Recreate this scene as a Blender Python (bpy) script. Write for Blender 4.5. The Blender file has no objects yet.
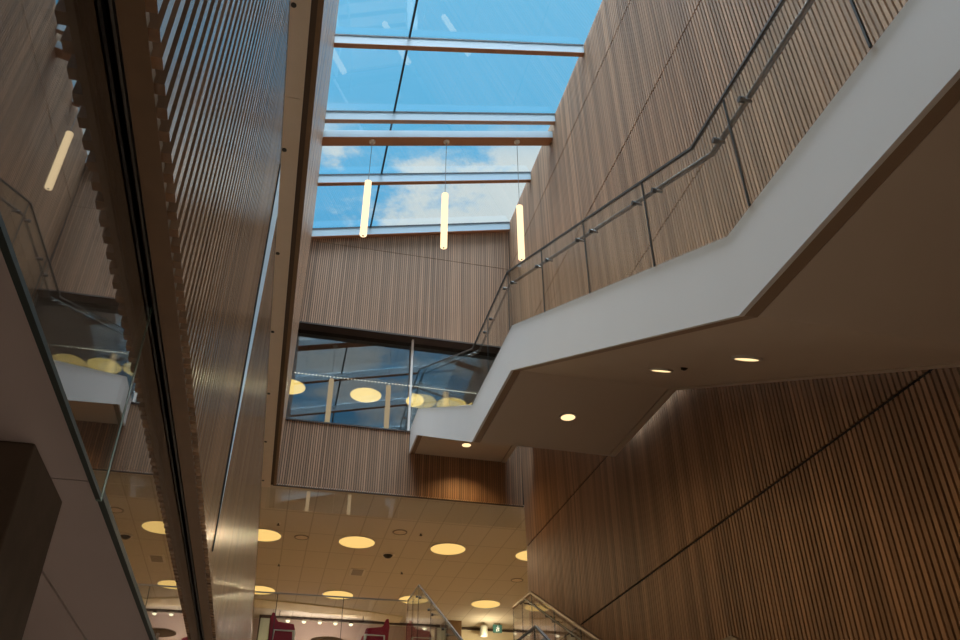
import bpy, bmesh, math, random
from mathutils import Vector, Matrix
random.seed(7)
S = bpy.context.scene
C = S.collection
PI = math.pi

# ------------------------------------------------------------------ camera
YAW, PIT, ROL, FPX = 0.242206686, 0.592061859, -0.004860057, 822.914
fwd = Vector((math.sin(YAW)*math.cos(PIT), math.cos(YAW)*math.cos(PIT), math.sin(PIT)))
r0 = Vector((math.cos(YAW), -math.sin(YAW), 0)); u0 = r0.cross(fwd)
rt = math.cos(ROL)*r0 + math.sin(ROL)*u0
up = -math.sin(ROL)*r0 + math.cos(ROL)*u0
cam = bpy.data.cameras.new('camera'); cam.sensor_width = 36; cam.lens = 36*FPX/960
cam.clip_start = 0.05; cam.clip_end = 200
co = bpy.data.objects.new('camera', cam); C.objects.link(co)
m = Matrix((rt, up, -fwd)).transposed().to_4x4(); m.translation = Vector((0, 0, 1.6))
co.matrix_world = m
S.camera = co

# ------------------------------------------------------------------ sky, exposure
SKY_TOP = 48.0          # strength of an unseen zenith glow added to light the hall
S.view_settings.view_transform = 'Standard'
S.view_settings.look = 'None'
S.view_settings.gamma = 1.0
S.view_settings.exposure = 0.0
S.view_settings.use_curve_mapping = False
LAMP_L1 = 55.0
LAMP_L2 = 24.0
LAMP_DOWN = 16.0
LAMP_G = 22.0

w = bpy.data.worlds.new('sky'); S.world = w; w.use_nodes = True
nt = w.node_tree; N = nt.nodes; Lk = nt.links; N.clear()
def wn(t, **k):
    n = N.new(t)
    for a, b in k.items(): setattr(n, a, b)
    return n
tc = wn('ShaderNodeTexCoord'); sep = wn('ShaderNodeSeparateXYZ'); Lk.new(tc.outputs['Generated'], sep.inputs[0])
ramp = wn('ShaderNodeValToRGB'); Lk.new(sep.outputs['Z'], ramp.inputs[0])
cr = ramp.color_ramp; cr.elements[0].position = 0.0; cr.elements[0].color = (.45, .62, .80, 1)
cr.elements[1].position = 1.0; cr.elements[1].color = (.10, .33, .72, 1)
for p, c in ((.55, (.10, .43, .78, 1)), (.70, (.14, .52, .86, 1)), (.84, (.19, .58, .90, 1))):
    e = cr.elements.new(p); e.color = c
mp = wn('ShaderNodeMapping'); mp.inputs['Scale'].default_value = (1, 1, 1.9); Lk.new(tc.outputs['Generated'], mp.inputs[0])
nz = wn('ShaderNodeTexNoise'); nz.inputs['Scale'].default_value = 8.0; nz.inputs['Detail'].default_value = 9; nz.inputs['Roughness'].default_value = .62
Lk.new(mp.outputs[0], nz.inputs['Vector'])
mr = wn('ShaderNodeMapRange', interpolation_type='SMOOTHSTEP'); Lk.new(nz.outputs['Fac'], mr.inputs[0])
mr.inputs[1].default_value = .40; mr.inputs[2].default_value = .56
mp.inputs['Location'].default_value = (.35, .2, .1)
band = wn('ShaderNodeMapRange', interpolation_type='SMOOTHSTEP'); Lk.new(sep.outputs['Z'], band.inputs[0])
band.inputs[1].default_value = .75; band.inputs[2].default_value = .70; band.inputs[3].default_value = 0; band.inputs[4].default_value = 1
mul = wn('ShaderNodeMath', operation='MULTIPLY'); Lk.new(mr.outputs[0], mul.inputs[0]); Lk.new(band.outputs[0], mul.inputs[1])
mul2 = wn('ShaderNodeMath', operation='MULTIPLY'); Lk.new(mul.outputs[0], mul2.inputs[0]); mul2.inputs[1].default_value = .95
mx = wn('ShaderNodeMixRGB'); Lk.new(mul2.outputs[0], mx.inputs[0]); Lk.new(ramp.outputs[0], mx.inputs[1]); mx.inputs[2].default_value = (.78, .84, .85, 1)
# zenith glow out of view, added to brighten the walls
hi = wn('ShaderNodeMapRange', interpolation_type='SMOOTHSTEP'); Lk.new(sep.outputs['Z'], hi.inputs[0])
hi.inputs[1].default_value = .885; hi.inputs[2].default_value = .97; hi.inputs[3].default_value = 0; hi.inputs[4].default_value = 1
mx2 = wn('ShaderNodeMixRGB'); Lk.new(hi.outputs[0], mx2.inputs[0]); Lk.new(mx.outputs[0], mx2.inputs[1]); mx2.inputs[2].default_value = (SKY_TOP*.83, SKY_TOP*.95, SKY_TOP*1.08, 1)
bg = wn('ShaderNodeBackground'); Lk.new(mx2.outputs[0], bg.inputs[0]); bg.inputs[1].default_value = 1.0
ow = wn('ShaderNodeOutputWorld'); Lk.new(bg.outputs[0], ow.inputs[0])

# ------------------------------------------------------------------ mesh helpers
class MB:
    def __init__(s): s.v = []; s.f = []
    def box(s, x0, x1, y0, y1, z0, z1):
        b = len(s.v)
        s.v += [(x0,y0,z0),(x1,y0,z0),(x1,y1,z0),(x0,y1,z0),(x0,y0,z1),(x1,y0,z1),(x1,y1,z1),(x0,y1,z1)]
        s.f += [tuple(b+i for i in q) for q in ((0,3,2,1),(4,5,6,7),(0,1,5,4),(1,2,6,5),(2,3,7,6),(3,0,4,7))]
        return s
    def prism(s, pts, ax, a, b):
        """polygon extruded along an axis; pts are the two remaining coordinates in order"""
        n = len(pts); o = len(s.v)
        for k in (a, b):
            for p, q in pts:
                s.v.append((k,p,q) if ax == 'x' else (p,k,q) if ax == 'y' else (p,q,k))
        s.f.append(tuple(o+i for i in range(n))[::-1]); s.f.append(tuple(o+n+i for i in range(n)))
        for i in range(n):
            j = (i+1) % n
            s.f.append((o+i, o+j, o+n+j, o+n+i))
        return s
    def hexa(s, p):
        b = len(s.v); s.v += [tuple(q) for q in p]
        s.f += [tuple(b+i for i in q) for q in ((0,3,2,1),(4,5,6,7),(0,1,5,4),(1,2,6,5),(2,3,7,6),(3,0,4,7))]
        return s
    def lathe(s, prof, cx, cy, n=32):
        """prof: list of (r, z) revolved about a vertical axis"""
        o = len(s.v); k = len(prof)
        for i in range(n):
            a = 2*PI*i/n
            for r, z in prof: s.v.append((cx+r*math.cos(a), cy+r*math.sin(a), z))
        for i in range(n):
            j = (i+1) % n
            for q in range(k-1):
                s.f.append((o+i*k+q, o+j*k+q, o+j*k+q+1, o+i*k+q+1))
        for q in (0, k-1):
            if prof[q][0] > 1e-6 and not (k == 2 and abs(prof[0][1]-prof[1][1]) < 1e-6):
                f = tuple(o+i*k+q for i in range(n))
                s.f.append(f if q else f[::-1])
        return s
    def tube(s, pts, r, n=10):
        pts = [Vector(p) for p in pts]; o = len(s.v); m_ = len(pts)
        for i, p in enumerate(pts):
            d = (pts[min(i+1, m_-1)]-pts[max(i-1, 0)]).normalized()
            t = Vector((0,0,1)) if abs(d.z) < .9 else Vector((1,0,0))
            a = d.cross(t).normalized(); b = d.cross(a)
            k = 1.0
            if 0 < i < m_-1:
                d1 = (p-pts[i-1]).normalized(); k = 1/max(.5, d1.dot(d))
            for q in range(n):
                th = 2*PI*q/n
                s.v.append(tuple(p+(a*math.cos(th)+b*math.sin(th))*r*k))
        for i in range(m_-1):
            for q in range(n):
                q2 = (q+1) % n
                s.f.append((o+i*n+q, o+i*n+q2, o+(i+1)*n+q2, o+(i+1)*n+q))
        s.f.append(tuple(o+q for q in range(n))[::-1]); s.f.append(tuple(o+(m_-1)*n+q for q in range(n)))
        return s
    def build(s, name, mat, parent=None, smooth=False, bevel=0, origin=None):
        me = bpy.data.meshes.new(name)
        off = Vector(origin) if origin else Vector((0,0,0))
        me.from_pydata([tuple(Vector(v)-off) for v in s.v], [], s.f); me.update()
        bm = bmesh.new(); bm.from_mesh(me); bmesh.ops.recalc_face_normals(bm, faces=bm.faces)
        if bevel: 
            bmesh.ops.bevel(bm, geom=bm.edges[:], offset=bevel, segments=2, affect='EDGES', profile=.5)
        bm.to_mesh(me); bm.free()
        if smooth:
            for p in me.polygons: p.use_smooth = True
            me.set_sharp_from_angle(angle=math.radians(40))
        me.materials.append(mat)
        o = bpy.data.objects.new(name, me); C.objects.link(o)
        o.location = off
        if parent:
            o.parent = parent; o.matrix_parent_inverse = Matrix.Translation(-parent.location) if False else Matrix.Identity(4)
            o.location = off - world_loc(parent)
        return o
def world_loc(o):
    l = Vector(o.location)
    while o.parent: o = o.parent; l += Vector(o.location)
    return l
def thing(name, label, cat, loc=(0,0,0), group=None):
    o = bpy.data.objects.new(name, None); C.objects.link(o); o.location = loc; o.empty_display_size = .1
    return tag(o, label, cat, group)
def tag(o, label, cat, group=None):
    o['label'] = label; o['category'] = cat
    if group: o['group'] = group
    return o
def st(o, label=None):
    o['kind'] = 'structure'
    if label: o['label'] = label
    return o

# ------------------------------------------------------------------ materials
def mat(name):
    m_ = bpy.data.materials.new(name); m_.use_nodes = True
    t = m_.node_tree; t.nodes.clear()
    out = t.nodes.new('ShaderNodeOutputMaterial')
    return m_, t, out
def principled(name, col, rough=.5, metal=0.0, spec=.5, emit=None, estr=0, noise=0.0, nscale=8, coat=0):
    m_, t, out = mat(name)
    b = t.nodes.new('ShaderNodeBsdfPrincipled')
    b.inputs['Base Color'].default_value = (*col, 1); b.inputs['Roughness'].default_value = rough
    b.inputs['Metallic'].default_value = metal; b.inputs['Specular IOR Level'].default_value = spec
    b.inputs['Coat Weight'].default_value = coat
    if emit: b.inputs['Emission Color'].default_value = (*emit, 1); b.inputs['Emission Strength'].default_value = estr
    if noise:
        g = t.nodes.new('ShaderNodeNewGeometry'); n_ = t.nodes.new('ShaderNodeTexNoise'); n_.inputs['Scale'].default_value = nscale; n_.inputs['Detail'].default_value = 4
        t.links.new(g.outputs['Position'], n_.inputs['Vector'])
        r_ = t.nodes.new('ShaderNodeMapRange'); r_.inputs[3].default_value = 1-noise; r_.inputs[4].default_value = 1+noise
        t.links.new(n_.outputs['Fac'], r_.inputs[0])
        h = t.nodes.new('ShaderNodeMixRGB'); h.blend_type = 'MULTIPLY'; h.inputs[0].default_value = 1; h.inputs[1].default_value = (*col, 1)
        t.links.new(r_.outputs[0], h.inputs[2]); t.links.new(h.outputs[0], b.inputs['Base Color'])
    t.links.new(b.outputs[0], out.inputs[0])
    return m_
def emission(name, col, s):
    m_, t, out = mat(name); e = t.nodes.new('ShaderNodeEmission'); e.inputs[0].default_value = (*col, 1); e.inputs[1].default_value = s
    t.links.new(e.outputs[0], out.inputs[0]); return m_
def slat_mat(name, axis, pitch, phase, col, rough=.4, spec=.4):
    """wood with a tone of its own for every batten along one axis, long grain up the height"""
    m_, t, out = mat(name); n = t.nodes.new; l = t.links.new
    g = n('ShaderNodeNewGeometry'); sp = n('ShaderNodeSeparateXYZ'); l(g.outputs['Position'], sp.inputs[0])
    a = n('ShaderNodeMath'); a.operation = 'MULTIPLY_ADD'; l(sp.outputs[axis], a.inputs[0]); a.inputs[1].default_value = 1/pitch; a.inputs[2].default_value = -phase/pitch + .25
    fl = n('ShaderNodeMath'); fl.operation = 'FLOOR'; l(a.outputs[0], fl.inputs[0])
    wn_ = n('ShaderNodeTexWhiteNoise'); wn_.noise_dimensions = '1D'; l(fl.outputs[0], wn_.inputs['W'])
    # slower drift from board to board
    mpn = n('ShaderNodeMapping'); mpn.inputs['Scale'].default_value = (6, 6, .35); l(g.outputs['Position'], mpn.inputs[0])
    nz_ = n('ShaderNodeTexNoise'); nz_.inputs['Scale'].default_value = 1.0; nz_.inputs['Detail'].default_value = 5; l(mpn.outputs[0], nz_.inputs['Vector'])
    mg = n('ShaderNodeMapping'); mg.inputs['Scale'].default_value = (90, 90, 2.0); l(g.outputs['Position'], mg.inputs[0])
    ng = n('ShaderNodeTexNoise'); ng.inputs['Scale'].default_value = 1.0; ng.inputs['Detail'].default_value = 3; l(mg.outputs[0], ng.inputs['Vector'])
    s1 = n('ShaderNodeMath'); s1.operation = 'MULTIPLY_ADD'; l(wn_.outputs['Value'], s1.inputs[0]); s1.inputs[1].default_value = .55; s1.inputs[2].default_value = .42
    s2 = n('ShaderNodeMath'); s2.operation = 'MULTIPLY_ADD'; l(nz_.outputs['Fac'], s2.inputs[0]); s2.inputs[1].default_value = .5; l(s1.outputs[0], s2.inputs[2])
    s3 = n('ShaderNodeMath'); s3.operation = 'MULTIPLY_ADD'; l(ng.outputs['Fac'], s3.inputs[0]); s3.inputs[1].default_value = .3; l(s2.outputs[0], s3.inputs[2])
    h = n('ShaderNodeMixRGB'); h.blend_type = 'MULTIPLY'; h.inputs[0].default_value = 1; h.inputs[1].default_value = (*col, 1); l(s3.outputs[0], h.inputs[2])
    b = n('ShaderNodeBsdfPrincipled'); b.inputs['Roughness'].default_value = rough; b.inputs['Specular IOR Level'].default_value = spec
    l(h.outputs[0], b.inputs['Base Color']); l(b.outputs[0], out.inputs[0])
    return m_
def glass_mat(name, tint=(.97,.99,.98), ior=1.5, boost=1.0, base=0.0):
    m_, t, out = mat(name); n = t.nodes.new; l = t.links.new
    tr = n('ShaderNodeBsdfTransparent'); tr.inputs[0].default_value = (*tint, 1)
    gl = n('ShaderNodeBsdfGlossy'); gl.inputs['Roughness'].default_value = 0.0; gl.inputs[0].default_value = (1,1,1,1)
    g = n('ShaderNodeNewGeometry')
    io = n('ShaderNodeMix'); io.inputs[2].default_value = ior; io.inputs[3].default_value = 1/ior; l(g.outputs['Backfacing'], io.inputs[0])
    fr = n('ShaderNodeFresnel'); l(io.outputs[0], fr.inputs['IOR'])
    mm = n('ShaderNodeMath'); mm.operation = 'MULTIPLY_ADD'; mm.use_clamp = True; l(fr.outputs[0], mm.inputs[0]); mm.inputs[1].default_value = boost; mm.inputs[2].default_value = base
    mx_ = n('ShaderNodeMixShader'); l(mm.outputs[0], mx_.inputs[0]); l(tr.outputs[0], mx_.inputs[1]); l(gl.outputs[0], mx_.inputs[2])
    l(mx_.outputs[0], out.inputs[0]); return m_
def tile_mat(name, col, px, py, ox, oy, lw=.012):
    m_, t, out = mat(name); n = t.nodes.new; l = t.links.new
    g = n('ShaderNodeNewGeometry'); sp = n('ShaderNodeSeparateXYZ'); l(g.outputs['Position'], sp.inputs[0])
    facs = []
    for ax, p, o_ in (('X', px, ox), ('Y', py, oy)):
        a = n('ShaderNodeMath'); a.operation = 'SUBTRACT'; l(sp.outputs[ax], a.inputs[0]); a.inputs[1].default_value = o_
        b = n('ShaderNodeMath'); b.operation = 'PINGPONG'; l(a.outputs[0], b.inputs[0]); b.inputs[1].default_value = p/2
        c = n('ShaderNodeMath'); c.operation = 'LESS_THAN'; l(b.outputs[0], c.inputs[0]); c.inputs[1].default_value = lw if ax == 'X' else lw*1.3
        facs.append(c)
    mxm = n('ShaderNodeMath'); mxm.operation = 'MAXIMUM'; l(facs[0].outputs[0], mxm.inputs[0]); l(facs[1].outputs[0], mxm.inputs[1])
    h = n('ShaderNodeMixRGB'); l(mxm.outputs[0], h.inputs[0]); h.inputs[1].default_value = (*col, 1); h.inputs[2].default_value = (col[0]*.78, col[1]*.77, col[2]*.76, 1)
    b = n('ShaderNodeBsdfPrincipled'); b.inputs['Roughness'].default_value = .85; b.inputs['Specular IOR Level'].default_value = .2
    l(h.outputs[0], b.inputs['Base Color']); l(b.outputs[0], out.inputs[0]); return m_

Y0 = -1.3
PITCH = .0667
PR, PB_ = .0625, .045
WOOD = (.40, .235, .138)
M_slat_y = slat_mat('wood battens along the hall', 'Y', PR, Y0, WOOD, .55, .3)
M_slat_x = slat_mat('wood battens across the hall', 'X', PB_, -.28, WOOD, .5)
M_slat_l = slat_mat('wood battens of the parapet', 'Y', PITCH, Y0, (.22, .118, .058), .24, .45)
M_slat_l2 = slat_mat('wood battens of the slot wall', 'Y', PR, Y0, WOOD, .27, .6)
M_pback = principled('dark parapet board', (.04, .022, .013), .7)
M_backing = principled('dark backing board', (.085, .052, .034), .7)
M_joint = principled('black joint', (.012, .01, .009), .8)
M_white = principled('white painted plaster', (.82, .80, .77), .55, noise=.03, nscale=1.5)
M_soffit = principled('painted soffit', (.68, .58, .47), .5, noise=.03, nscale=1.5)  # stair paint is white; the warm light is put into this colour
M_soffit2 = principled('grey soffit paint', (.56, .49, .49), .7, noise=.04, nscale=2)
M_wall = principled('warm plaster', (.62, .54, .48), .8, noise=.04)
M_brownwall = principled('brown panelling', (.17, .10, .06), .6, noise=.12)
M_rearwall = principled('pinkish plaster', (.58, .46, .42), .7, noise=.05)
M_pale = principled('pale cream plaster', (.85, .76, .56), .7)
M_lipwood = principled('brown edge board', (.19, .112, .055), .5, noise=.15, nscale=14)
M_lip = principled('brown painted lip', (.34, .24, .16), .45)
M_dkwood = principled('dark brown board', (.10, .055, .03), .5, noise=.15, nscale=14)
M_floor = principled('oak floor', (.17, .095, .05), .45, noise=.12, nscale=5)
M_floor2 = principled('light oak floor', (.50, .38, .26), .45, noise=.12, nscale=5)
M_carpet = principled('dark carpet', (.10, .09, .085), .9, noise=.2, nscale=40)
M_conc = principled('dark concrete', (.19, .155, .125), .7, noise=.25, nscale=7)
M_tile = tile_mat('acoustic ceiling tiles', (.66, .61, .53), .53, 1.2, .02, 16.3)
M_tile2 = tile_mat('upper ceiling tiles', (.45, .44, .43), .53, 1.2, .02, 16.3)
M_border = principled('ceiling border board', (.76, .66, .56), .7, noise=.04)
M_alu = principled('pale grey coating with sky tint', (.46, .61, .70), .4, spec=.6)  # neutral paint, with the blue of the sky light put into the colour
M_under = principled('orange brown bounce tint', (.42, .20, .10), .5)  # warm bounce light on the beam paint, put into a colour
M_rail2 = principled('brass brown steel', (.30, .23, .16), .4, metal=.7)
M_steel = principled('brushed steel', (.55, .55, .53), .3, metal=1)
M_bronze = principled('dark steel', (.085, .08, .075), .5, metal=.4)
M_dark = principled('dark frame', (.018, .03, .045), .5)
M_brownframe = principled('dark brown frame', (.06, .038, .028), .5)
M_glass = glass_mat('clear glass', (.96, .985, .975))
M_baffle = glass_mat('smoke curtain glass', (.95, .96, .95), boost=1.6, base=.0)
M_lglass = glass_mat('hall side glass', (.62, .64, .63), boost=1.15, base=.06)
M_sky = glass_mat('roof glass', (.95, .98, .98), boost=1.5)
M_win = glass_mat('coated window glass', (.60, .64, .66), boost=1.7, base=.10)
M_edge = principled('green glass edge', (.26, .38, .34), .15, spec=.8)
M_edged = principled('dark glass edge', (.02, .035, .035), .55, spec=.4)
M_glassjoint = principled('silicone joint', (.035, .045, .045), .4)
M_tube = emission('glowing tube diffuser', (1.0, .75, .44), 1.6)
M_disc = emission('warm light diffuser', (1.0, .64, .20), 1.0)
M_disc2 = emission('warm light diffuser upstairs', (1.0, .64, .18), 3.4)
M_down = emission('downlight lens', (1.0, .72, .36), 1.5)
M_dot = emission('small led', (1.0, .86, .62), 5.0)
M_spot = emission('spotlight lens', (1.0, .86, .60), 1.8)
M_ring = principled('white ring', (.70, .66, .60), .5)
M_black = principled('black plastic', (.015, .014, .013), .4)
M_grey = principled('grey grille', (.30, .27, .23), .6)
M_cable = principled('grey cable', (.20, .22, .24), .5)
M_burg = principled('burgundy fabric', (.34, .012, .05), .85, noise=.15, nscale=60)
M_wmetal = principled('white metal tube', (.75, .72, .70), .4)
M_green = principled('exit sign green', (.05, .16, .14), .5, emit=(.04,.16,.14), estr=.2)
M_signw = principled('exit sign white', (.8, .85, .8), .5, emit=(.8,.9,.85), estr=.35)
M_palegreen = principled('pale green lit pane', (.55, .62, .50), .4)
M_shade = principled('pale grey lamp shade', (.45, .47, .43), .4)

def lamp(name, parent, loc, power, col, kind='SPOT', angle=150, radius=.03, blend=.6):
    l_ = bpy.data.lights.new(name, kind); l_.energy = power; l_.color = col
    if kind == 'SPOT': l_.spot_size = math.radians(angle); l_.spot_blend = blend
    l_.shadow_soft_size = radius
    o = bpy.data.objects.new(name, l_); C.objects.link(o)
    o.parent = parent; o.location = Vector(loc) - world_loc(parent)
    return o

# ------------------------------------------------------------------ setting: big surfaces
XK = [(-1,4.612),(6.84,4.612),(9.04,4.56),(11.25,4.49),(13.6,4.452),(20,4.43)]
def XR(z):                              # right wall leans very slightly
    for (a, xa), (b, xb_) in zip(XK, XK[1:]):
        if z <= b: return xa+(xb_-xa)*(z-a)/(b-a)
    return XK[-1][1]
GZ = lambda x: 13.80 + .242*(x+.27)    # underside of the roof glass
FZ, L1, L1C, L2, L2C = .10, 4.60, 7.65, 9.10, 12.10

st(MB().box(-9, 5.2, Y0, 25, FZ-.2, FZ).build('floor', M_floor), 'oak floor of the lower hall')
# upper floor (level one): a slab with the hall opening left out
f1 = MB()
f1.box(-9, -.52, Y0, 15.08, 2.96, L1)
f1.box(-9, 10, 15.08, 25, 4.10, L1)
f1.box(2.36, 4.33, 14.1, 15.08, 4.10, L1)
st(f1.build('floor.001', M_floor2), 'upper floor slab around the hall opening')
# soffit of the lower hall left of the glass
sf = MB().box(-9, -.50, Y0, 3.425, 2.93, 2.96).box(-9, -1.215, 3.435, 25, 2.93, 2.96).box(-1.20, -.50, 3.435, 25, 2.93, 2.96)
st(sf.build('ceiling', M_soffit2), 'grey painted soffit below the slatted parapet')
# level-one ceiling
c1 = MB().box(-9, -.535, Y0, 15.0, L1C, L1C+.05).box(-9, 10, 15.036, 25, L1C, L1C+.05)
st(c1.build('ceiling.001', M_tile), 'beige tiled ceiling of the upper floor')
sl = MB().box(-9, -.40, Y0, 15.0, L1C+.06, L2-.02).box(-9, 10, 15.44, 25, L1C+.06, L2)
st(sl.build('floor.002', M_carpet), 'carpeted floor slab behind the window')
c2 = MB().box(-9, 10, 15.5, 25, L2C, L2C+.05)
st(c2.build('ceiling.002', M_tile2), 'ceiling of the room behind the window')
# outer walls
st(MB().box(-9.2, -9, Y0, 25, FZ, 13.8).build('wall_left', M_wall))
st(MB().box(-9, 4.9, Y0-.2, Y0, FZ, 15.2).build('wall_front', M_brownwall))
st(MB().box(-9.2, 10.2, 25, 25.2, FZ, 12.2).build('wall_rear', M_rearwall))
st(MB().box(10, 10.2, 15.2, 25, FZ, 12.2).build('wall_east', M_wall))
st(MB().box(4.92, 10, 15.06, 15.2, FZ, 12.2).build('wall_corner', M_wall))
st(MB().box(-9, -.4, 14.9, 15.4, L2, 13.6).build('wall_west', M_wall))
st(MB().box(-9, -.30, Y0, 15.4, 13.7, 13.8).build('ceiling.003', M_wall))

# --- right wall: backing and five rows of battens between shadow joints
bk = MB()
def lean_box(mb, dx0, dx1, y0, y1, z0, z1):
    mb.hexa([(XR(z0)+dx0,y0,z0),(XR(z0)+dx1,y0,z0),(XR(z0)+dx1,y1,z0),(XR(z0)+dx0,y1,z0),
             (XR(z1)+dx0,y0,z1),(XR(z1)+dx1,y0,z1),(XR(z1)+dx1,y1,z1),(XR(z1)+dx0,y1,z1)])
for a, b in ((FZ,6.84),(6.84,9.04),(9.04,11.25),(11.25,13.6),(13.6,14.98)): lean_box(bk, .032, .30, Y0, 14.985, a, b)
wr = st(bk.build('wall_right', M_backing), 'tall batten-clad wall on the right of the hall')
JR = [FZ, 2.45, 4.76, 6.84, 9.04, 11.25, 13.6, 14.97]
sb = MB(); bk2 = MB()
y = Y0
while y < 14.97:
    for a, b in zip(JR, JR[1:]):
        g = .016
        lean_box(sb, 0, .030, y, y+.040, a+(g if a > 1 else 0), b-.016)
    y += PR
for zj in JR[1:-1]:
    lean_box(bk2, .018, .031, Y0, 14.97, zj-.018, zj+.018)
bk2.build('shadow_joints', M_joint, wr)
sb.build('batten_cladding', M_slat_y, wr)

# --- back wall with the long window
WX0, WX1, WZ0, WZ1 = -.28, XR(10), 9.04, 11.32
bw = MB().box(WX0-.1, XR(7)+.03, 15.032, 15.40, L1C+.056, WZ0)
bw.hexa([(WX0-.1,15.032,WZ1),(XR(WZ1)+.03,15.032,WZ1),(XR(WZ1)+.03,15.40,WZ1),(WX0-.1,15.40,WZ1),
         (WX0-.1,15.032,GZ(WX0-.1)),(XR(15)+.03,15.032,GZ(XR(15)+.03)),(XR(15)+.03,15.40,GZ(XR(15)+.03)),(WX0-.1,15.40,GZ(WX0-.1))])
wb = st(bw.build('wall_back', M_backing), 'batten-clad end wall above the upper floor opening')
sb = MB(); x = WX0
while x < XR(7)-.03:
    for a, b in ((L1C+.012, WZ0-.024), (WZ1+.03, 13.545), (13.56, None)):
        if a > 9 and x > XR(a+1)-.03: continue
        if b is None:
            t0, t1 = GZ(x)-.01, GZ(x+.030)-.01
            if t0 < a+.02: continue
            sb.hexa([(x,15.0,a),(x+.030,15.0,a),(x+.030,15.034,a),(x,15.034,a),(x,15.0,t0),(x+.030,15.0,t1),(x+.030,15.034,t1),(x,15.034,t0)])
        else:
            sb.box(x, x+.030, 15.0, 15.034, a, b)
    x += PB_
sb.build('batten_cladding', M_slat_x, wb)
tr = MB().box(WX0-.02, XR(8), 14.992, 15.034, L1C-.004, L1C+.012)
tr.build('edge_trim', M_brownframe, wb)
# window: frame, mullion, panes
wf = MB().box(WX0, WX1, 14.985, 15.40, WZ0-.022, WZ0+.008).box(WX0, WX1, 14.985, 15.40, WZ1-.010, WZ1+.022)
wf.box(WX0-.02, WX0+.004, 15.03, 15.40, WZ0, WZ1)
win = st(wf.build('window_1', M_brownframe), 'long internal window in the end wall')
MB().box(2.195, 2.240, 15.10, 15.165, WZ0+.008, WZ1-.010).build('mullion', M_white, win)
for a, b in ((WX0+.004, 2.195), (2.240, WX1)):
    z0, z1, q = WZ0+.01, WZ1-.012, 15.17           # the panes lean back a little
    MB().hexa([(a,q,z0),(b,q,z0),(b,q+.012,z0),(a,q+.012,z0),(a,q+.080,z1),(b,q+.080,z1),(b,q+.092,z1),(a,q+.092,z1)]).build('pane', M_win, win)

# --- upper left wall, above the slot
ul = MB().box(-.40, -.268, Y0, 15.03, L1C+.012, 13.80)
wl = st(ul.build('wall_upper', M_backing), 'batten-clad wall below the left edge of the skylight')
sb = MB(); y = Y0
while y < 14.97:
    for a, b in ((L1C+.012, 9.03), (9.05, 11.24), (11.26, 13.545), (13.56, 13.80)):
        sb.box(-.272, -.240, y, y+.040, a, b)
    y += PR
sb.build('batten_cladding', M_slat_l2, wl)
MB().box(-.290, -.240, Y0, 15.0, L1C-.004, L1C+.012).build('bottom_board', M_lipwood, wl)
MB().box(-.345, -.290, Y0, 15.0, L1C+.03, L1C+.045).build('slot', M_joint, wl)

# --- ceiling border strip with its screws
bs = MB().box(-.535, -.345, Y0, 5.50, L1C-.006, L1C+.05).box(-.535, -.345, 5.508, 15.12, L1C-.006, L1C+.05)
bs.box(-.365, -.345, Y0, 15.0, L1C-.02, L1C-.006)
tr1 = st(bs.build('trim_1', M_border), 'beige border strip with screws along the left edge of the ceiling')
for yy in (1.0, 2.75, 4.49, 6.2, 7.91, 9.64, 11.4, 13.12, 14.81):
    MB().lathe([(.024, L1C-.014), (.024, L1C-.006)], -.485, yy, 12).build('screw', M_black, tr1)

# --- left parapet: slatted, hanging below and above the upper floor edge
PX = -.350; PB, PT = 2.93, 5.68
pp = MB().box(-.47, PX-.032, Y0, 19.2, PB+.02, PT)
par = st(pp.build('wall_parapet', M_pback), 'slatted wooden parapet along the left side')
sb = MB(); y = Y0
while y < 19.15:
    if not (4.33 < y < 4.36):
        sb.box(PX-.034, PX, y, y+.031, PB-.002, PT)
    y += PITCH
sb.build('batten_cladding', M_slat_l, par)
MB().box(-.424, PX-.022, Y0, 19.2, PB-.004, PB+.02).build('bottom_board', M_lipwood, par)
MB().box(-.475, PX+.002, Y0, 19.2, PT, PT+.012).build('top_board', M_lipwood, par)
# metal joint strip, a long thin wedge
mb = MB(); mb.prism([(4.33, PT-.02), (4.46, 3.05), (4.52, 3.55), (4.83, PT-.02)], 'x', PX-.002, PX+.006)
mb.build('joint_strip', M_alu, par)
mb = MB(); mb.prism([(4.305, PT-.02), (4.45, 3.0), (4.465, 3.05), (4.335, PT-.02)], 'x', PX-.002, PX+.007)
mb.build('joint_gap', M_joint, par)
# track for the hanging glass
tk = MB().box(-.430, -.424, Y0, 19.2, PB+.012, PB+.02).box(-.436, -.430, Y0, 19.2, PB-.004, PB+.02)
tr2 = st(tk.build('trim_2', M_bronze), 'dark channel holding the hanging glass')
MB().box(-.500, -.424, Y0, 19.2, PB+.020, PB+.026).build('slot', M_joint, tr2)

# --- skylight
RY = [Y0+1.8*i - .0 for i in range(0)]
raf = [15.0-.055-1.797*i for i in range(10)]
sk = MB()
for yy in raf:                                        # dark seals on the glass lines
    a = yy-.06
    sk.hexa([(-.27,a,GZ(-.27)-.012),(XR(15),a,GZ(XR(15))-.012),(XR(15),a+.045,GZ(XR(15))-.012),(-.27,a+.045,GZ(-.27)-.012),
             (-.27,a,GZ(-.27)+.02),(XR(15),a,GZ(XR(15))+.02),(XR(15),a+.045,GZ(XR(15))+.02),(-.27,a+.045,GZ(-.27)+.02)])
xb = 1.06
sk.hexa([(xb-.02,raf[-1],GZ(xb-.02)-.012),(xb+.02,raf[-1],GZ(xb+.02)-.012),(xb+.02,15,GZ(xb+.02)-.012),(xb-.02,15,GZ(xb-.02)-.012),
         (xb-.02,raf[-1],GZ(xb-.02)+.02),(xb+.02,raf[-1],GZ(xb+.02)+.02),(xb+.02,15,GZ(xb+.02)+.02),(xb-.02,15,GZ(xb-.02)+.02)])
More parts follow.
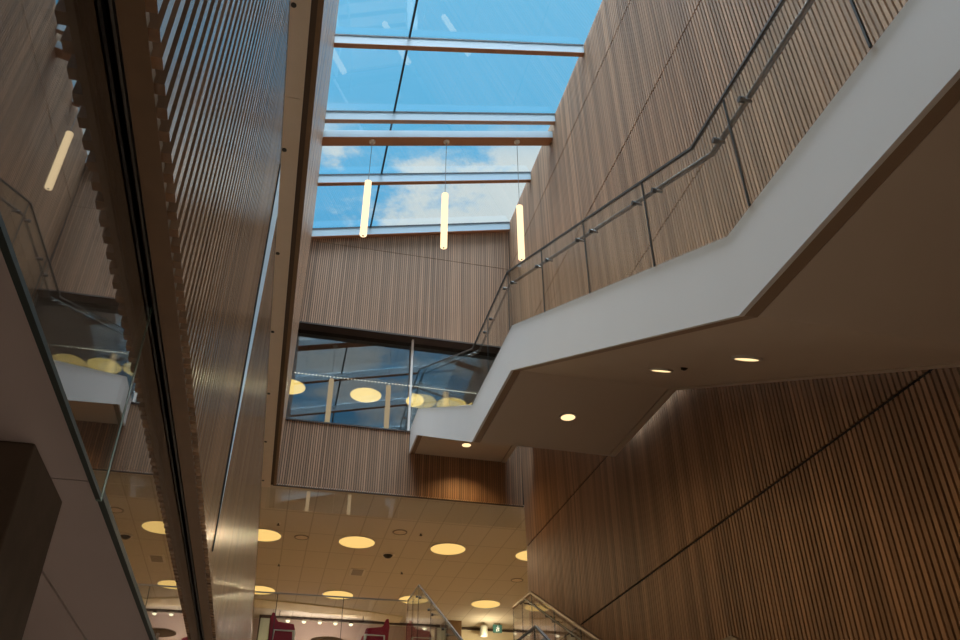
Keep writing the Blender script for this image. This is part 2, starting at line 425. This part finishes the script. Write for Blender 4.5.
sky = st(sk.build('window_2', M_dark), 'sloping skylight over the hall')
def tilt_box(x0, x1, y0, y1, dz0, dz1):
    return MB().hexa([(x0,y0,GZ(x0)+dz0),(x1,y0,GZ(x1)+dz0),(x1,y1,GZ(x1)+dz0),(x0,y1,GZ(x0)+dz0),
                      (x0,y0,GZ(x0)+dz1),(x1,y0,GZ(x1)+dz1),(x1,y1,GZ(x1)+dz1),(x0,y1,GZ(x0)+dz1)])
for yy in raf:
    rf = tilt_box(-.26, XR(14.8), yy-.05, yy+.05, -.213, -.012).build('rafter', M_alu, sky)
    tilt_box(-.26, XR(14.8), yy-.05, yy+.05, -.225, -.214).build('bounce_tint_strip', M_under, rf)  # thin strip added to colour the underside like warm bounce light
for a, b in zip(raf[1:], raf):
    for x0, x1 in ((-.27, xb-.02), (xb+.02, XR(15))):
        tilt_box(x0, x1, a-.03, b-.06, .004, .016).build('pane', M_sky, sky)

# structural beam that carries the pendants
bm_ = tag(tilt_box(-.262, XR(14.4)+.03, 11.53, 11.77, -.46, -.28).build('ceiling_beam', M_alu),
          'deep pale beam just under the skylight carrying the three pendant tubes', 'beam')

tilt_box(-.262, XR(14.4)+.03, 11.53, 11.77, -.47, -.461).build('bounce_tint_strip', M_under, bm_)  # same added strip, painting warm bounce under the beam
# --- smoke curtain glass under the end wall
sc = thing('glass_smoke_curtain', 'shallow strip of clear glass hanging below the end wall', 'glass panel', (2.0, 15.07, L1C-.43))
xs = [-.39, .85, 2.1, 3.35, 4.55]
for a, b in zip(xs, xs[1:]):
    MB().box(a+.004, b-.004, 15.064, 15.076, L1C-.43, L1C-.022).build('pane', M_baffle, sc)
# --- hanging glass along the left
lg = thing('hanging_glass_panel', 'near clear glass panel with a thick green edge hanging under the slatted parapet', 'glass panel', (-.45, 1.0, 2.36), 'glass panels hanging under the parapet')
MB().box(-.455, -.443, -3.0, 2.075, 2.372, PB+.02).build('pane', M_lglass, lg)
MB().box(-.455, -.443, -3.0, 2.075, 2.36, 2.372).build('bottom_edge', M_edged, lg)
MB().box(-.455, -.442, 2.070, 2.086, 2.36, PB).build('end_edge', M_edge, lg)
lg = thing('hanging_glass_panel', 'far clear glass panel with a dark lower edge hanging under the slatted parapet', 'glass panel', (-.45, 4.0, 2.36), 'glass panels hanging under the parapet')
MB().box(-.455, -.443, 2.095, 15.0, 2.392, PB+.02).build('pane', M_lglass, lg)
MB().box(-.459, -.443, 2.095, 15.0, 2.372, 2.392).build('bottom_edge', M_edged, lg)

# --- dark concrete column below the soffit
cl = MB().box(-1.55, -.935, 3.097, 3.69, FZ, 2.93)
col = tag(cl.build('concrete_column', M_conc, bevel=.006), 'dark concrete column rising to the grey soffit at the far left', 'column')

# ------------------------------------------------------------------ staircases
def zat(prof, y):
    for (a, za), (b, zb) in zip(prof, prof[1:]):
        if a <= y <= b: return za + (zb-za)*(y-a)/(b-a)
    return prof[-1][1] if y > prof[-1][0] else prof[0][1]
def staircase(label, x0, x1, bot, top, steps, filler=None):
    t = thing('staircase', label, 'staircase', ((x0+x1)/2, 8, top[0][1]))
    def strip(x_a, x_b, lo, hi, dlo, dhi):
        mb = MB(); ys = sorted(set([p[0] for p in lo]+[p[0] for p in hi]))
        for a, b in zip(ys, ys[1:]):
            mb.hexa([(x_a,a,zat(lo,a)+dlo),(x_b,a,zat(lo,a)+dlo),(x_b,b,zat(lo,b)+dlo),(x_a,b,zat(lo,b)+dlo),
                     (x_a,a,zat(hi,a)+dhi),(x_b,a,zat(hi,a)+dhi),(x_b,b,zat(hi,b)+dhi),(x_a,b,zat(hi,b)+dhi)])
        bmx = mb
        return bmx
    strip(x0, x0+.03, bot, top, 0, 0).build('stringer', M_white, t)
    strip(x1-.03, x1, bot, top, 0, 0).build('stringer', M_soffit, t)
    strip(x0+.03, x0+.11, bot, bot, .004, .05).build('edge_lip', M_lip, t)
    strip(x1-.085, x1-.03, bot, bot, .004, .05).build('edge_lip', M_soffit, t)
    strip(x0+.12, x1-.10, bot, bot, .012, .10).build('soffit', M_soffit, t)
    strip(x0+.105, x1-.08, bot, bot, .03, .11).build('shadow_gap', M_dkwood, t)
    if filler:
        for a_, b_ in filler:
            q = [(a_, zat(top, a_)-.12), (b_, zat(top, b_)-.12)]
            mb = MB(); ks = [a_]+[p_[0] for p_ in top if a_ < p_[0] < b_]+[b_]
            for u_, v_ in zip(ks, ks[1:]):
                zu, zv = zat(top, u_)-.12, zat(top, v_)-.12
                mb.hexa([(x1,u_,zu),(XR(zu+.1)-.035,u_,zu),(XR(zv+.1)-.035,v_,zv),(x1,v_,zv),(x1,u_,zu+.03),(XR(zu+.1)-.035,u_,zu+.03),(XR(zv+.1)-.035,v_,zv+.03),(x1,v_,zv+.03)])
            mb.build('daylight_blocker', M_soffit, t)  # strip added to keep daylight off the lower wall
    sp = MB()
    for ya, yb, za, zb, n in steps:
        for i in range(n):
            y_a = ya+(yb-ya)*i/n; y_b = ya+(yb-ya)*(i+1)/n; z_b = za+(zb-za)*(i+1)/n
            sp.box(x0+.03, x1-.03, y_a, y_b, z_b-.42, z_b-.17)
        
    for (ya, za), (yb, zb) in zip(top, top[1:]):
        if abs(zb-za) < .06: sp.box(x0+.03, x1-.03, ya, yb, za-.32, za-.17)
    sp.build('steps', M_floor, t)
    return t
BOT = [(-1.25,4.09),(3.228,4.09),(7.617,6.255),(9.54,6.27),(14.12,8.545),(14.98,8.545)]
TOP = [(-1.25,4.60),(3.18,4.60),(7.52,6.79),(9.51,6.80),(14.1,9.10),(14.98,9.10)]
staircase('white staircase with sloping soffit rising along the right wall up to the window level', 2.235, 4.23, BOT, TOP,
          [(3.2, 7.5, 4.58, 6.75, 13), (9.6, 14.1, 6.78, 9.08, 14)], [(-1.25, 14.2)])
dz, dx, dy = -4.5, .10, -.1
BOT2 = [(3.7,.12),(7.4,1.755),(9.44,1.77),(14.02,4.045),(14.09,4.045)]
TOP2 = [(3.2,.13),(7.42,2.29),(9.41,2.30),(14.0,4.60),(14.09,4.60)]
BOT2[0] = (3.2, .11)
staircase('lower staircase between glass balustrades climbing to the upper floor', 2.335, 4.36, BOT2, TOP2,
          [(3.25, 7.4, .12, 2.27, 13), (9.5, 14.0, 2.28, 4.56, 14)])

# ------------------------------------------------------------------ glass balustrades
def balustrade(label, name, x, cap, base, joints, hx, hand, thick=.018, brackets=True, capmat=M_bronze, capw=.022, caph=.009, ymax=99):
    t = thing(name, label, 'balustrade', (x, joints[0], zat(base, joints[0])))
    mb = MB(); ys = sorted(set(p[0] for p in cap))
    for a, b in zip(ys, ys[1:]):
        za, zb = zat(cap, a), zat(cap, b)
        mb.hexa([(x-capw/2,a,za-caph),(x+capw/2,a,za-caph),(x+capw/2,b,zb-caph),(x-capw/2,b,zb-caph),
                 (x-capw/2,a,za+caph),(x+capw/2,a,za+caph),(x+capw/2,b,zb+caph),(x-capw/2,b,zb+caph)])
    mb.build('cap_rail', capmat, t)
    for a, b in zip(joints, joints[1:]):
        mid = [p[0] for p in cap+base if a+.02 < p[0] < b-.02]
        ys = sorted([a+.006, b-.006]+mid); mb = MB()
        for p, q in zip(ys, ys[1:]):
            if q-p < .005: continue
            mb.hexa([(x-.006,p,zat(base,p)),(x+.006,p,zat(base,p)),(x+.006,q,zat(base,q)),(x-.006,q,zat(base,q)),
                     (x-.006,p,zat(cap,p)-caph),(x+.006,p,zat(cap,p)-caph),(x+.006,q,zat(cap,q)-caph),(x-.006,q,zat(cap,q)-caph)])
        mb.build('glass_panel', M_glass, t)
    for j in joints:
        if j > ymax: continue
        MB().box(x-.006, x+.006, j-.006, j+.006, zat(base, j)-.0, zat(cap, j)-caph).build('panel_joint', M_glassjoint, t)
    pts = [(hx, y_, z_) for y_, z_ in hand]
    MB().tube(pts, .017, 12).build('handrail', M_bronze, t, smooth=True)
    if brackets:
        for j in joints:
            if j > ymax+1: continue
            for d in (-.16, .16):
                yb_ = j+d
                if hand[0][0] < yb_ < hand[-1][0] and joints[0] < yb_ < joints[-1]:
                    z_ = zat(hand, yb_)
                    bb = MB().tube([(x, yb_, z_-.045), (hx, yb_, z_-.045), (hx, yb_, z_-.02)], .010, 8)
                    bb.tube([(x-.02, yb_, z_-.045), (x+.012, yb_, z_-.045)], .019, 10)
                    bb.build('bracket', M_bronze, t)
    return t
CAP = [(-1.25,5.50),(3.33,5.455),(7.62,7.63),(9.45,7.65),(14.1,9.98),(14.95,9.98)]
HAND = [(-1.25,5.38),(3.21,5.30),(7.73,7.53),(9.3,7.53),(14.0,9.83),(14.95,9.83)]
J1 = [-1.2,-.4,.72,1.85,2.91,4.04,5.19,6.35,7.60,8.6,9.5,10.7,11.9,13.1,14.1,14.93]
balustrade('glass balustrade with thin dark rails on the edge of the white staircase', 'glass_balustrade', 2.228, CAP, TOP, J1, 2.285, HAND, ymax=9.0)

CAP2 = [(3.3,1.15),(7.45,3.47),(9.42,3.49),(13.92,5.66),(15.08,5.70)]
BASE2 = [(3.3,.13),(7.42,2.29),(9.41,2.30),(14.0,4.60),(15.08,4.60)]
HAND2 = [(3.35,1.02),(7.5,3.37),(9.47,3.39),(13.97,5.55),(14.3,5.56)]
J2 = [3.4,4.5,5.6,6.7,7.5,8.5,9.42,10.5,11.6,12.75,13.92,14.5,15.08]
bl = balustrade('left glass balustrade of the lower staircase, its rail peaking beside the armchairs', 'glass_balustrade', 2.352, CAP2, BASE2, J2, 2.44, HAND2, brackets=True)
br = balustrade('right glass balustrade of the lower staircase next to the slatted wall', 'glass_balustrade', 4.335, CAP2, BASE2, J2, 4.245, HAND2, capmat=M_rail2, capw=.05, caph=.02)
br.location = br.location
# edge balustrade of the upper floor
eb = thing('glass_balustrade', 'level glass balustrade along the floor edge in front of the armchairs', 'balustrade', (1.0, 15.09, L1))
xs = [-.34, .05, 1.2, 2.33]
for a, b in zip(xs, xs[1:]):
    MB().box(a+.005, b-.005, 15.085, 15.097, L1, 5.69).build('glass_panel', M_glass, eb)
for a in xs[1:-1]:
    MB().box(a-.005, a+.005, 15.083, 15.099, L1, 5.69).build('panel_joint', M_glassjoint, eb)
MB().box(-.34, 2.335, 15.078, 15.104, 5.69, 5.71).build('cap_rail', M_steel, eb)

# ------------------------------------------------------------------ lights
def pendant(x, ztop, zbot, label, yb=11.65, zc=None):
    zc = zc or GZ(x)-.47
    t = thing('pendant_light', label, 'pendant light', (x, yb, zbot), 'tube pendants under the skylight')
    MB().lathe([(.0,zc-.035),(.05,zc-.035),(.062,zc-.02),(.062,zc+.012)], x, yb, 24).build('canopy', M_ring, t, smooth=True)
    MB().tube([(x,yb,zc-.03),(x,yb,ztop+.02)], .006, 6).build('cable', M_cable, t)
    MB().lathe([(.0,zbot),(.05,zbot),(.064,zbot+.014),(.064,ztop-.014),(.05,ztop),(.0,ztop)], x, yb, 28).build('tube', M_tube, t, smooth=True)
    MB().lathe([(.018,zbot-.006),(.018,zbot+.002)], x, yb, 12).build('end_cap', M_grey, t)
    MB().lathe([(.02,ztop-.002),(.014,ztop+.03),(.006,ztop+.04)], x, yb, 12).build('top_cap', M_ring, t)
    for k in range(2):
        lamp('tube_glow', t, (x, yb, zbot+.4+.6*k), 55, (1, .68, .36), 'POINT', radius=.06)
pendant(.71, 12.50, 11.17, 'left glowing tube pendant, nearest the slot wall, under the skylight')
pendant(2.195, 12.50, 11.17, 'middle glowing tube pendant of three under the skylight')
pendant(3.69, 12.50, 11.17, 'right glowing tube pendant hanging in front of the batten wall')

for x, lab in ((.71, 'left tube of the row above the viewer'), (2.19, 'middle tube of the row above the viewer')):
    pendant(x, 13.45, 12.12, lab, 1.36, GZ(x)-.225)

def ceiling_light(x, y, z, r, label, group, mt, power, cut=None, col=(1,.78,.46)):
    t = thing('ceiling_light', label, 'ceiling light', (x, y, z-.02), group)
    n = 40
    def disc(rr):
        p = [(x+rr*math.cos(2*PI*i/n), y+rr*math.sin(2*PI*i/n)) for i in range(n)]
        if cut is not None: p = [(max(a, cut), b) for a, b in p]
        return p
    mb = MB().prism(disc(r), 'z', z-.012, z+.01); mb.build('diffuser', mt, t)
    mb = MB()
    o = len(mb.v)
    for rr, zz in ((r+.002, z+.01), (r+.002, z-.016), (r+.022, z-.016), (r+.022, z+.01)):
        for i in range(n):
            mb.v.append((x+rr*math.cos(2*PI*i/n), y+rr*math.sin(2*PI*i/n), zz))
    for k in range(3):
        for i in range(n):
            j = (i+1) % n
            mb.f.append((o+k*n+i, o+k*n+j, o+(k+1)*n+j, o+(k+1)*n+i))
    mb.build('rim', M_ring, t)
    lamp('glow', t, (x, y, z-.06), power, col, 'SPOT', 168, 0, .3)
G1 = 'round ceiling lights of the upper floor'
for x, lab in ((-.42, 'round glowing ceiling light in the nearer row, half hidden by the slatted parapet'),
               (1.60, 'round glowing ceiling light in the nearer row, first one fully visible right of the parapet'),
               (3.64, 'round glowing ceiling light in the nearer row, beside the black dome camera on its right'),
               (5.62, 'round glowing ceiling light in the nearer row, mostly hidden behind the right wall corner')):
    ceiling_light(x, 17.83, L1C, .39, lab, G1, M_disc, LAMP_L1)
for x, lab in ((-.40, 'round glowing ceiling light in the farther row, half hidden by the slatted parapet'),
               (1.60, 'round glowing ceiling light in the farther row, above the left armchair and round table'),
               (3.60, 'round glowing ceiling light in the farther row, seen through the rail peak of the stair'),
               (5.57, 'round glowing ceiling light in the farther row, nearest the exit sign')):
    ceiling_light(x, 22.05, L1C, .39, lab, G1, M_disc, LAMP_L1)
for yy, lab in ((13.6, 'added fill light behind the parapet, nearest the end wall'), (9.4, 'added fill light behind the middle of the parapet'), (5.2, 'added fill light behind the near end of the parapet')):
    ceiling_light(-3.0, yy, L1C, .39, lab, G1, M_disc, LAMP_L1)  # lamps added out of view to fill the upper floor with light
G2 = 'round ceiling lights behind the window'
for x, lab in ((-.33, 'round glowing light behind the window, at its left edge'), (1.65, 'round glowing light in the middle of the left window pane'),
               (3.13, 'round glowing light just right of the window mullion'), (3.955, 'round glowing light touching the white stair edge in the right pane')):
    ceiling_light(x, 19.29, L2C, .405, lab, G2, M_disc2, LAMP_L2)
# dotted strip of leds
ls = thing('led_strip', 'row of tiny white lights running across behind the window', 'light strip', (2, 18.5, L2C))
MB().box(-.8, 4.6, 18.48, 18.52, L2C-.02, L2C).build('channel', M_black, ls)
for i in range(60):
    x = -.75+.088*i
    MB().lathe([(.0,L2C-.036),(.013,L2C-.036),(.015,L2C-.02)], x, 18.5, 8).build('led', M_dot, ls)

def downlight(x, y, z, slope, label, power):
    t = thing('recessed_downlight', label, 'downlight', (x, y, z), 'downlights in the stair soffit')
    a = math.atan(slope)
    def tilt(o): o.rotation_euler = (a, 0, 0)
    o = MB().lathe([(.0,-.012),(.088,-.012),(.088,.02)], 0, 0, 28).build('lens', M_down, t, origin=None); o.location = (0,0,0); tilt(o)
    mb = MB(); n = 28; pr = [(.090,.02),(.090,-.016),(.112,-.014),(.116,.02)]
    for i in range(n):
        th = 2*PI*i/n
        for r, zz in pr: mb.v.append((r*math.cos(th), r*math.sin(th), zz))
    for i in range(n):
        j = (i+1) % n
        for q in range(3): mb.f.append((i*4+q, j*4+q, j*4+q+1, i*4+q+1))
    o = mb.build('ring', M_ring, t); o.location = (0,0,0); tilt(o)
    l_ = lamp('glow', t, (x, y, z-.06), power, (1, .64, .28), 'SPOT', 130, 0, .7)
downlight(3.227, 8.564, 6.272, 0, 'recessed downlight in the level soffit of the middle stair landing', LAMP_DOWN)
downlight(3.199, 5.975, 5.455, .493, 'recessed downlight higher up in the sloping stair soffit', LAMP_DOWN)
downlight(3.208, 4.65, 4.80, .493, 'recessed downlight nearest the viewer in the sloping stair soffit', LAMP_DOWN)
downlight(3.258, 14.336, 8.555, 0, 'recessed downlight under the top landing lighting the end wall', LAMP_DOWN*2.6)

sp_ = thing('sprinkler_head', 'small dark sprinkler beside the middle downlight on the sloping stair soffit', 'sprinkler', (3.255, 5.66, 5.31))
MB().lathe([(.0,5.292),(.03,5.292),(.03,5.33)], 3.255, 5.66, 16).build('plate', M_black, sp_)
MB().lathe([(.0,5.280),(.018,5.282),(.018,5.292)], 3.255, 5.66, 12).build('nozzle', M_black, sp_)
# unseen fill lamps added under the soffit to light the lower hall
for x, y, lab in ((-2.6, -2.5, 'added fill light in the grey soffit behind the viewer'), (-3.0, 2.2, 'added fill light in the grey soffit left of the column'), (-3.4, 8.0, 'added fill light in the grey soffit beyond the column')):
    ceiling_light(x, y, 2.93, .40, lab, 'added fill lights of the lower hall', M_disc, LAMP_G)

# ------------------------------------------------------------------ ceiling fittings
def fitting(name, label, cat, x, y, parts, group=None):
    t = thing(name, label, cat, (x, y, L1C), group)
    for nm, prof, mt in parts: MB().lathe(prof, x, y, 24).build(nm, mt, t, smooth=True)
fitting('dome_camera', 'black dome camera in a pale ring on the tiled ceiling', 'camera', 2.39, 18.54,
        [('ring', [(.0,L1C-.02),(.15,L1C-.02),(.16,L1C)], M_ring), ('dome', [(.0,L1C-.09),(.06,L1C-.075),(.10,L1C-.04),(.11,L1C-.02)], M_black)])
GS = 'sprinkler heads on the tiled ceiling'
for x, y, lab in ((-.12,17.03,'small sprinkler head nearest the parapet on the tiled ceiling'), (2.87,16.99,'small sprinkler head left of the third round light'),
                  (2.91,19.77,'small sprinkler head right of the grey ceiling vent'), (.0,19.8,'small sprinkler head between the two half hidden round lights')):
    fitting('sprinkler_head', lab, 'sprinkler', x, y, [('plate', [(.0,L1C-.008),(.04,L1C-.008),(.045,L1C)], M_ring), ('nozzle', [(.0,L1C-.05),(.035,L1C-.048),(.014,L1C-.03),(.014,L1C-.008)], M_black)], GS)
GP = 'round ceiling speakers'
for x, y, lab in ((1.47,17.6,'faint round speaker in the ceiling, close to the first fully visible light'), (.40,17.8,'faint round speaker right of the half hidden nearer light'),
                  (5.8,19.77,'round ring speaker beside the right wall corner')):
    fitting('ceiling_speaker', lab, 'speaker', x+(.95 if x == 1.47 else .0), y-(.6 if x == 1.47 else 0), [('rim', [(.13,L1C-.001),(.13,L1C-.014),(.155,L1C-.014),(.16,L1C)], M_grey), ('grille', [(.0,L1C-.008),(.13,L1C-.008)], M_border)], GP)
vt = thing('ceiling_vent', 'grey rectangular vent in the tiled ceiling above the round table', 'vent', (1.9, 20.0, L1C))
MB().box(1.68, 2.04, 19.72, 20.28, L1C-.014, L1C).build('frame', M_ring, vt)
MB().box(1.73, 1.99, 19.77, 20.23, L1C-.018, L1C-.014).build('grille', M_grey, vt)

# curved pale strip standing in for a cove light wash on the ceiling
mb = MB(); n = 24; a_, b_ = [], []
for i in range(n+1):
    x = -1.0+4.6*i/n
    yc = 22.9+.95*((x+1)/4.6)**1.6
    a_.append((x, yc-.02)); b_.append((x, yc+.75))
for i in range(n):
    mb.hexa([(*a_[i],L1C-.03),(*a_[i+1],L1C-.03),(*b_[i+1],L1C-.03),(*b_[i],L1C-.03),(*a_[i],L1C),(*a_[i+1],L1C),(*b_[i+1],L1C),(*b_[i],L1C)])
st(mb.build('trim_3', M_pale), 'pale curved band painted as a light wash on the ceiling near the rear wall')

# ------------------------------------------------------------------ rear of the upper floor
fr = MB().box(-.05, 4.8, 24.50, 24.56, 7.575, 7.63)
st(fr.build('trim_4', M_brownframe), 'dark head rail across the rear glazing')
st(MB().box(5.3, 9.9, 24.60, 24.7, L1, L1C).build('wall_alcove', M_pale), 'brightly lit cream wall at the rear right')
st(MB().box(5.3, 9.9, 24.55, 24.6, 7.56, 7.62).build('trim_5', M_brownframe))
tag(MB().box(4.83, 5.33, 23.95, 24.45, L1, L1C).build('column', M_lipwood, bevel=.01), 'brown column at the rear left of the bright cream wall', 'column')
dr = st(MB().box(-.34, -.30, 24.5, 24.56, L1, 7.6).box(-.02, .02, 24.5, 24.56, L1, 7.6).box(-.34, .02, 24.5, 24.56, 7.56, 7.64).build('door_1', M_brownframe), 'glazed door at the rear beside the parapet')
MB().box(-.30, -.02, 24.52, 24.54, L1, 7.56).build('pane', M_palegreen, dr)
st(MB().box(.06, .22, 24.5, 24.58, L1, 7.5).build('trim_6', M_pale))
tkr = thing('spotlight_track', 'black track for the five small spotlights over the rear wall', 'track', (1.3, 24.0, 7.58))
MB().box(.1, 2.6, 23.985, 24.015, 7.475, 7.495).build('rail', M_black, tkr)
for xx in (.2, 2.5):
    MB().tube([(xx,24.0,7.49),(xx,24.0,L1C)], .008, 6).build('hanger', M_black, tkr)
for i, x in enumerate((.44, .875, 1.31, 1.74, 2.17)):
    t = thing('spotlight', ('small glowing spotlight, %s of the five along the rear track' % ('first from the left','second from the left','middle one','second from the right','rightmost')[i]), 'spotlight', (x, 23.98, 7.42), 'small spotlights over the rear wall')
    MB().tube([(x,24.0,7.48),(x,24.0,7.45)], .014, 8).build('stem', M_black, t)
    MB().lathe([(.05,7.40),(.055,7.41),(.055,7.445),(.03,7.455)], x, 24.0, 16).build('body', M_black if i == 4 else M_ring, t, smooth=True)
    bmv = MB()
    for k in range(9):
        ph = PI*k/8
    MB().lathe([(.0,7.345),(.04,7.355),(.06,7.385),(.055,7.402)], x, 24.0, 16).build('lens', M_spot, t, smooth=True)
    lamp('glow', t, (x, 24.25, 7.25), 5, (1, .80, .66), 'POINT', radius=0)
ex = thing('exit_sign', 'small green exit sign hanging from the ceiling at the rear', 'sign', (6.4, 24.0, 7.36))
MB().box(6.27, 6.53, 23.96, 24.0, 7.38, 7.60).build('panel', M_green, ex)
fig = MB().lathe([(.0,-.02),(.02,0),(.0,.02)], 0, 0, 10)
fig = MB().box(6.385,6.425,23.953,23.959,7.47,7.53).box(6.39,6.42,23.953,23.959,7.54,7.57).box(6.36,6.39,23.953,23.959,7.41,7.48).box(6.42,6.445,23.953,23.959,7.42,7.475).box(6.355,6.385,23.953,23.959,7.50,7.52).box(6.425,6.455,23.953,23.959,7.49,7.51)
fig.build('running_figure', M_signw, ex)
MB().tube([(6.33,23.98,7.60),(6.33,23.98,L1C)], .008, 6).build('hanger', M_black, ex)
MB().tube([(6.47,23.98,7.60),(6.47,23.98,L1C)], .008, 6).build('hanger', M_black, ex)
hl = thing('hanging_lamp', 'pale grey cylinder lamp hanging before the cream wall', 'lamp', (6.0, 24.0, 7.25))
MB().lathe([(.105,7.27),(.11,7.28),(.11,7.54),(.04,7.56)], 6.0, 24.0, 24).build('shade', M_shade, hl, smooth=True)
MB().lathe([(.0,7.265),(.10,7.265),(.10,7.275)], 6.0, 24.0, 24).build('diffuser', M_spot, hl)
MB().tube([(6.0,24.0,7.55),(6.0,24.0,L1C)], .006, 6).build('cable', M_black, hl)
lamp('glow', hl, (6.0, 23.6, 7.1), 22, (1, .82, .5), 'POINT', radius=.05)

# ------------------------------------------------------------------ armchairs and table
def armchair(x, sgn, label):
    """profile faces the hall; sgn=+1 looks to the right"""
    t = thing('armchair', label, 'armchair', (x, 16.35, L1), 'burgundy armchairs by the floor edge')
    X = lambda a: x+sgn*a
    y0, y1 = 16.0, 16.68
    prof = [(-.02,.50),(-.045,.85),(-.02,1.00),(.03,.99),(.06,.90),(.10,.845),(.39,.81),(.44,.64),(.43,.50)]
    for a, b in ((y0, y0+.07), (y1-.07, y1)):
        MB().prism([(X(p), L1+q) for p, q in prof], 'y', a, b).build('wing', M_burg, t, bevel=.012)
    MB().prism([(X(p), L1+q) for p, q in ((-.02,.42),(-.05,.95),(.03,.97),(.10,.50),(.10,.42))], 'y', y0+.07, y1-.07).build('backrest', M_burg, t, bevel=.02)
    MB().prism([(X(p), L1+q) for p, q in ((.0,.36),(.0,.47),(.52,.52),(.60,.49),(.61,.42),(.58,.36))], 'y', y0+.075, y1-.075).build('seat_cushion', M_burg, t, bevel=.02)
    MB().prism([(X(p), L1+q) for p, q in ((-.02,.36),(-.02,.52),(.43,.52),(.46,.36))], 'y', y0+.005, y0+.065).build('side_panel', M_burg, t, bevel=.008)
    MB().prism([(X(p), L1+q) for p, q in ((-.02,.36),(-.02,.52),(.43,.52),(.46,.36))], 'y', y1-.065, y1-.005).build('side_panel', M_burg, t, bevel=.008)
    for yy in (y0-.018, y1+.018):
        MB().tube([(X(.02),yy,L1+.003),(X(.05),yy,L1+.685),(X(.40),yy,L1+.685),(X(.46),yy,L1+.003)], .016, 8).build('side_frame', M_wmetal, t, smooth=True)
    return t
armchair(.02, 1, 'burgundy armchair with white metal frame behind the glass, left of the round table')
armchair(2.13, -1, 'burgundy armchair with white metal frame behind the glass, right of the round table')
rtb = thing('round_table', 'small round brown table between the two burgundy armchairs', 'table', (1.07, 16.4, L1))
MB().lathe([(.0,L1+.615),(.28,L1+.615),(.31,L1+.625),(.31,L1+.645),(.0,L1+.645)], 1.07, 16.4, 36).build('tabletop', M_lipwood, rtb, smooth=True)
MB().lathe([(.03,L1+.02),(.03,L1+.615)], 1.07, 16.4, 16).build('pedestal', M_wmetal, rtb, smooth=True)
MB().lathe([(.0,L1),(.20,L1),(.20,L1+.012),(.03,L1+.022)], 1.07, 16.4, 28).build('base', M_wmetal, rtb, smooth=True)
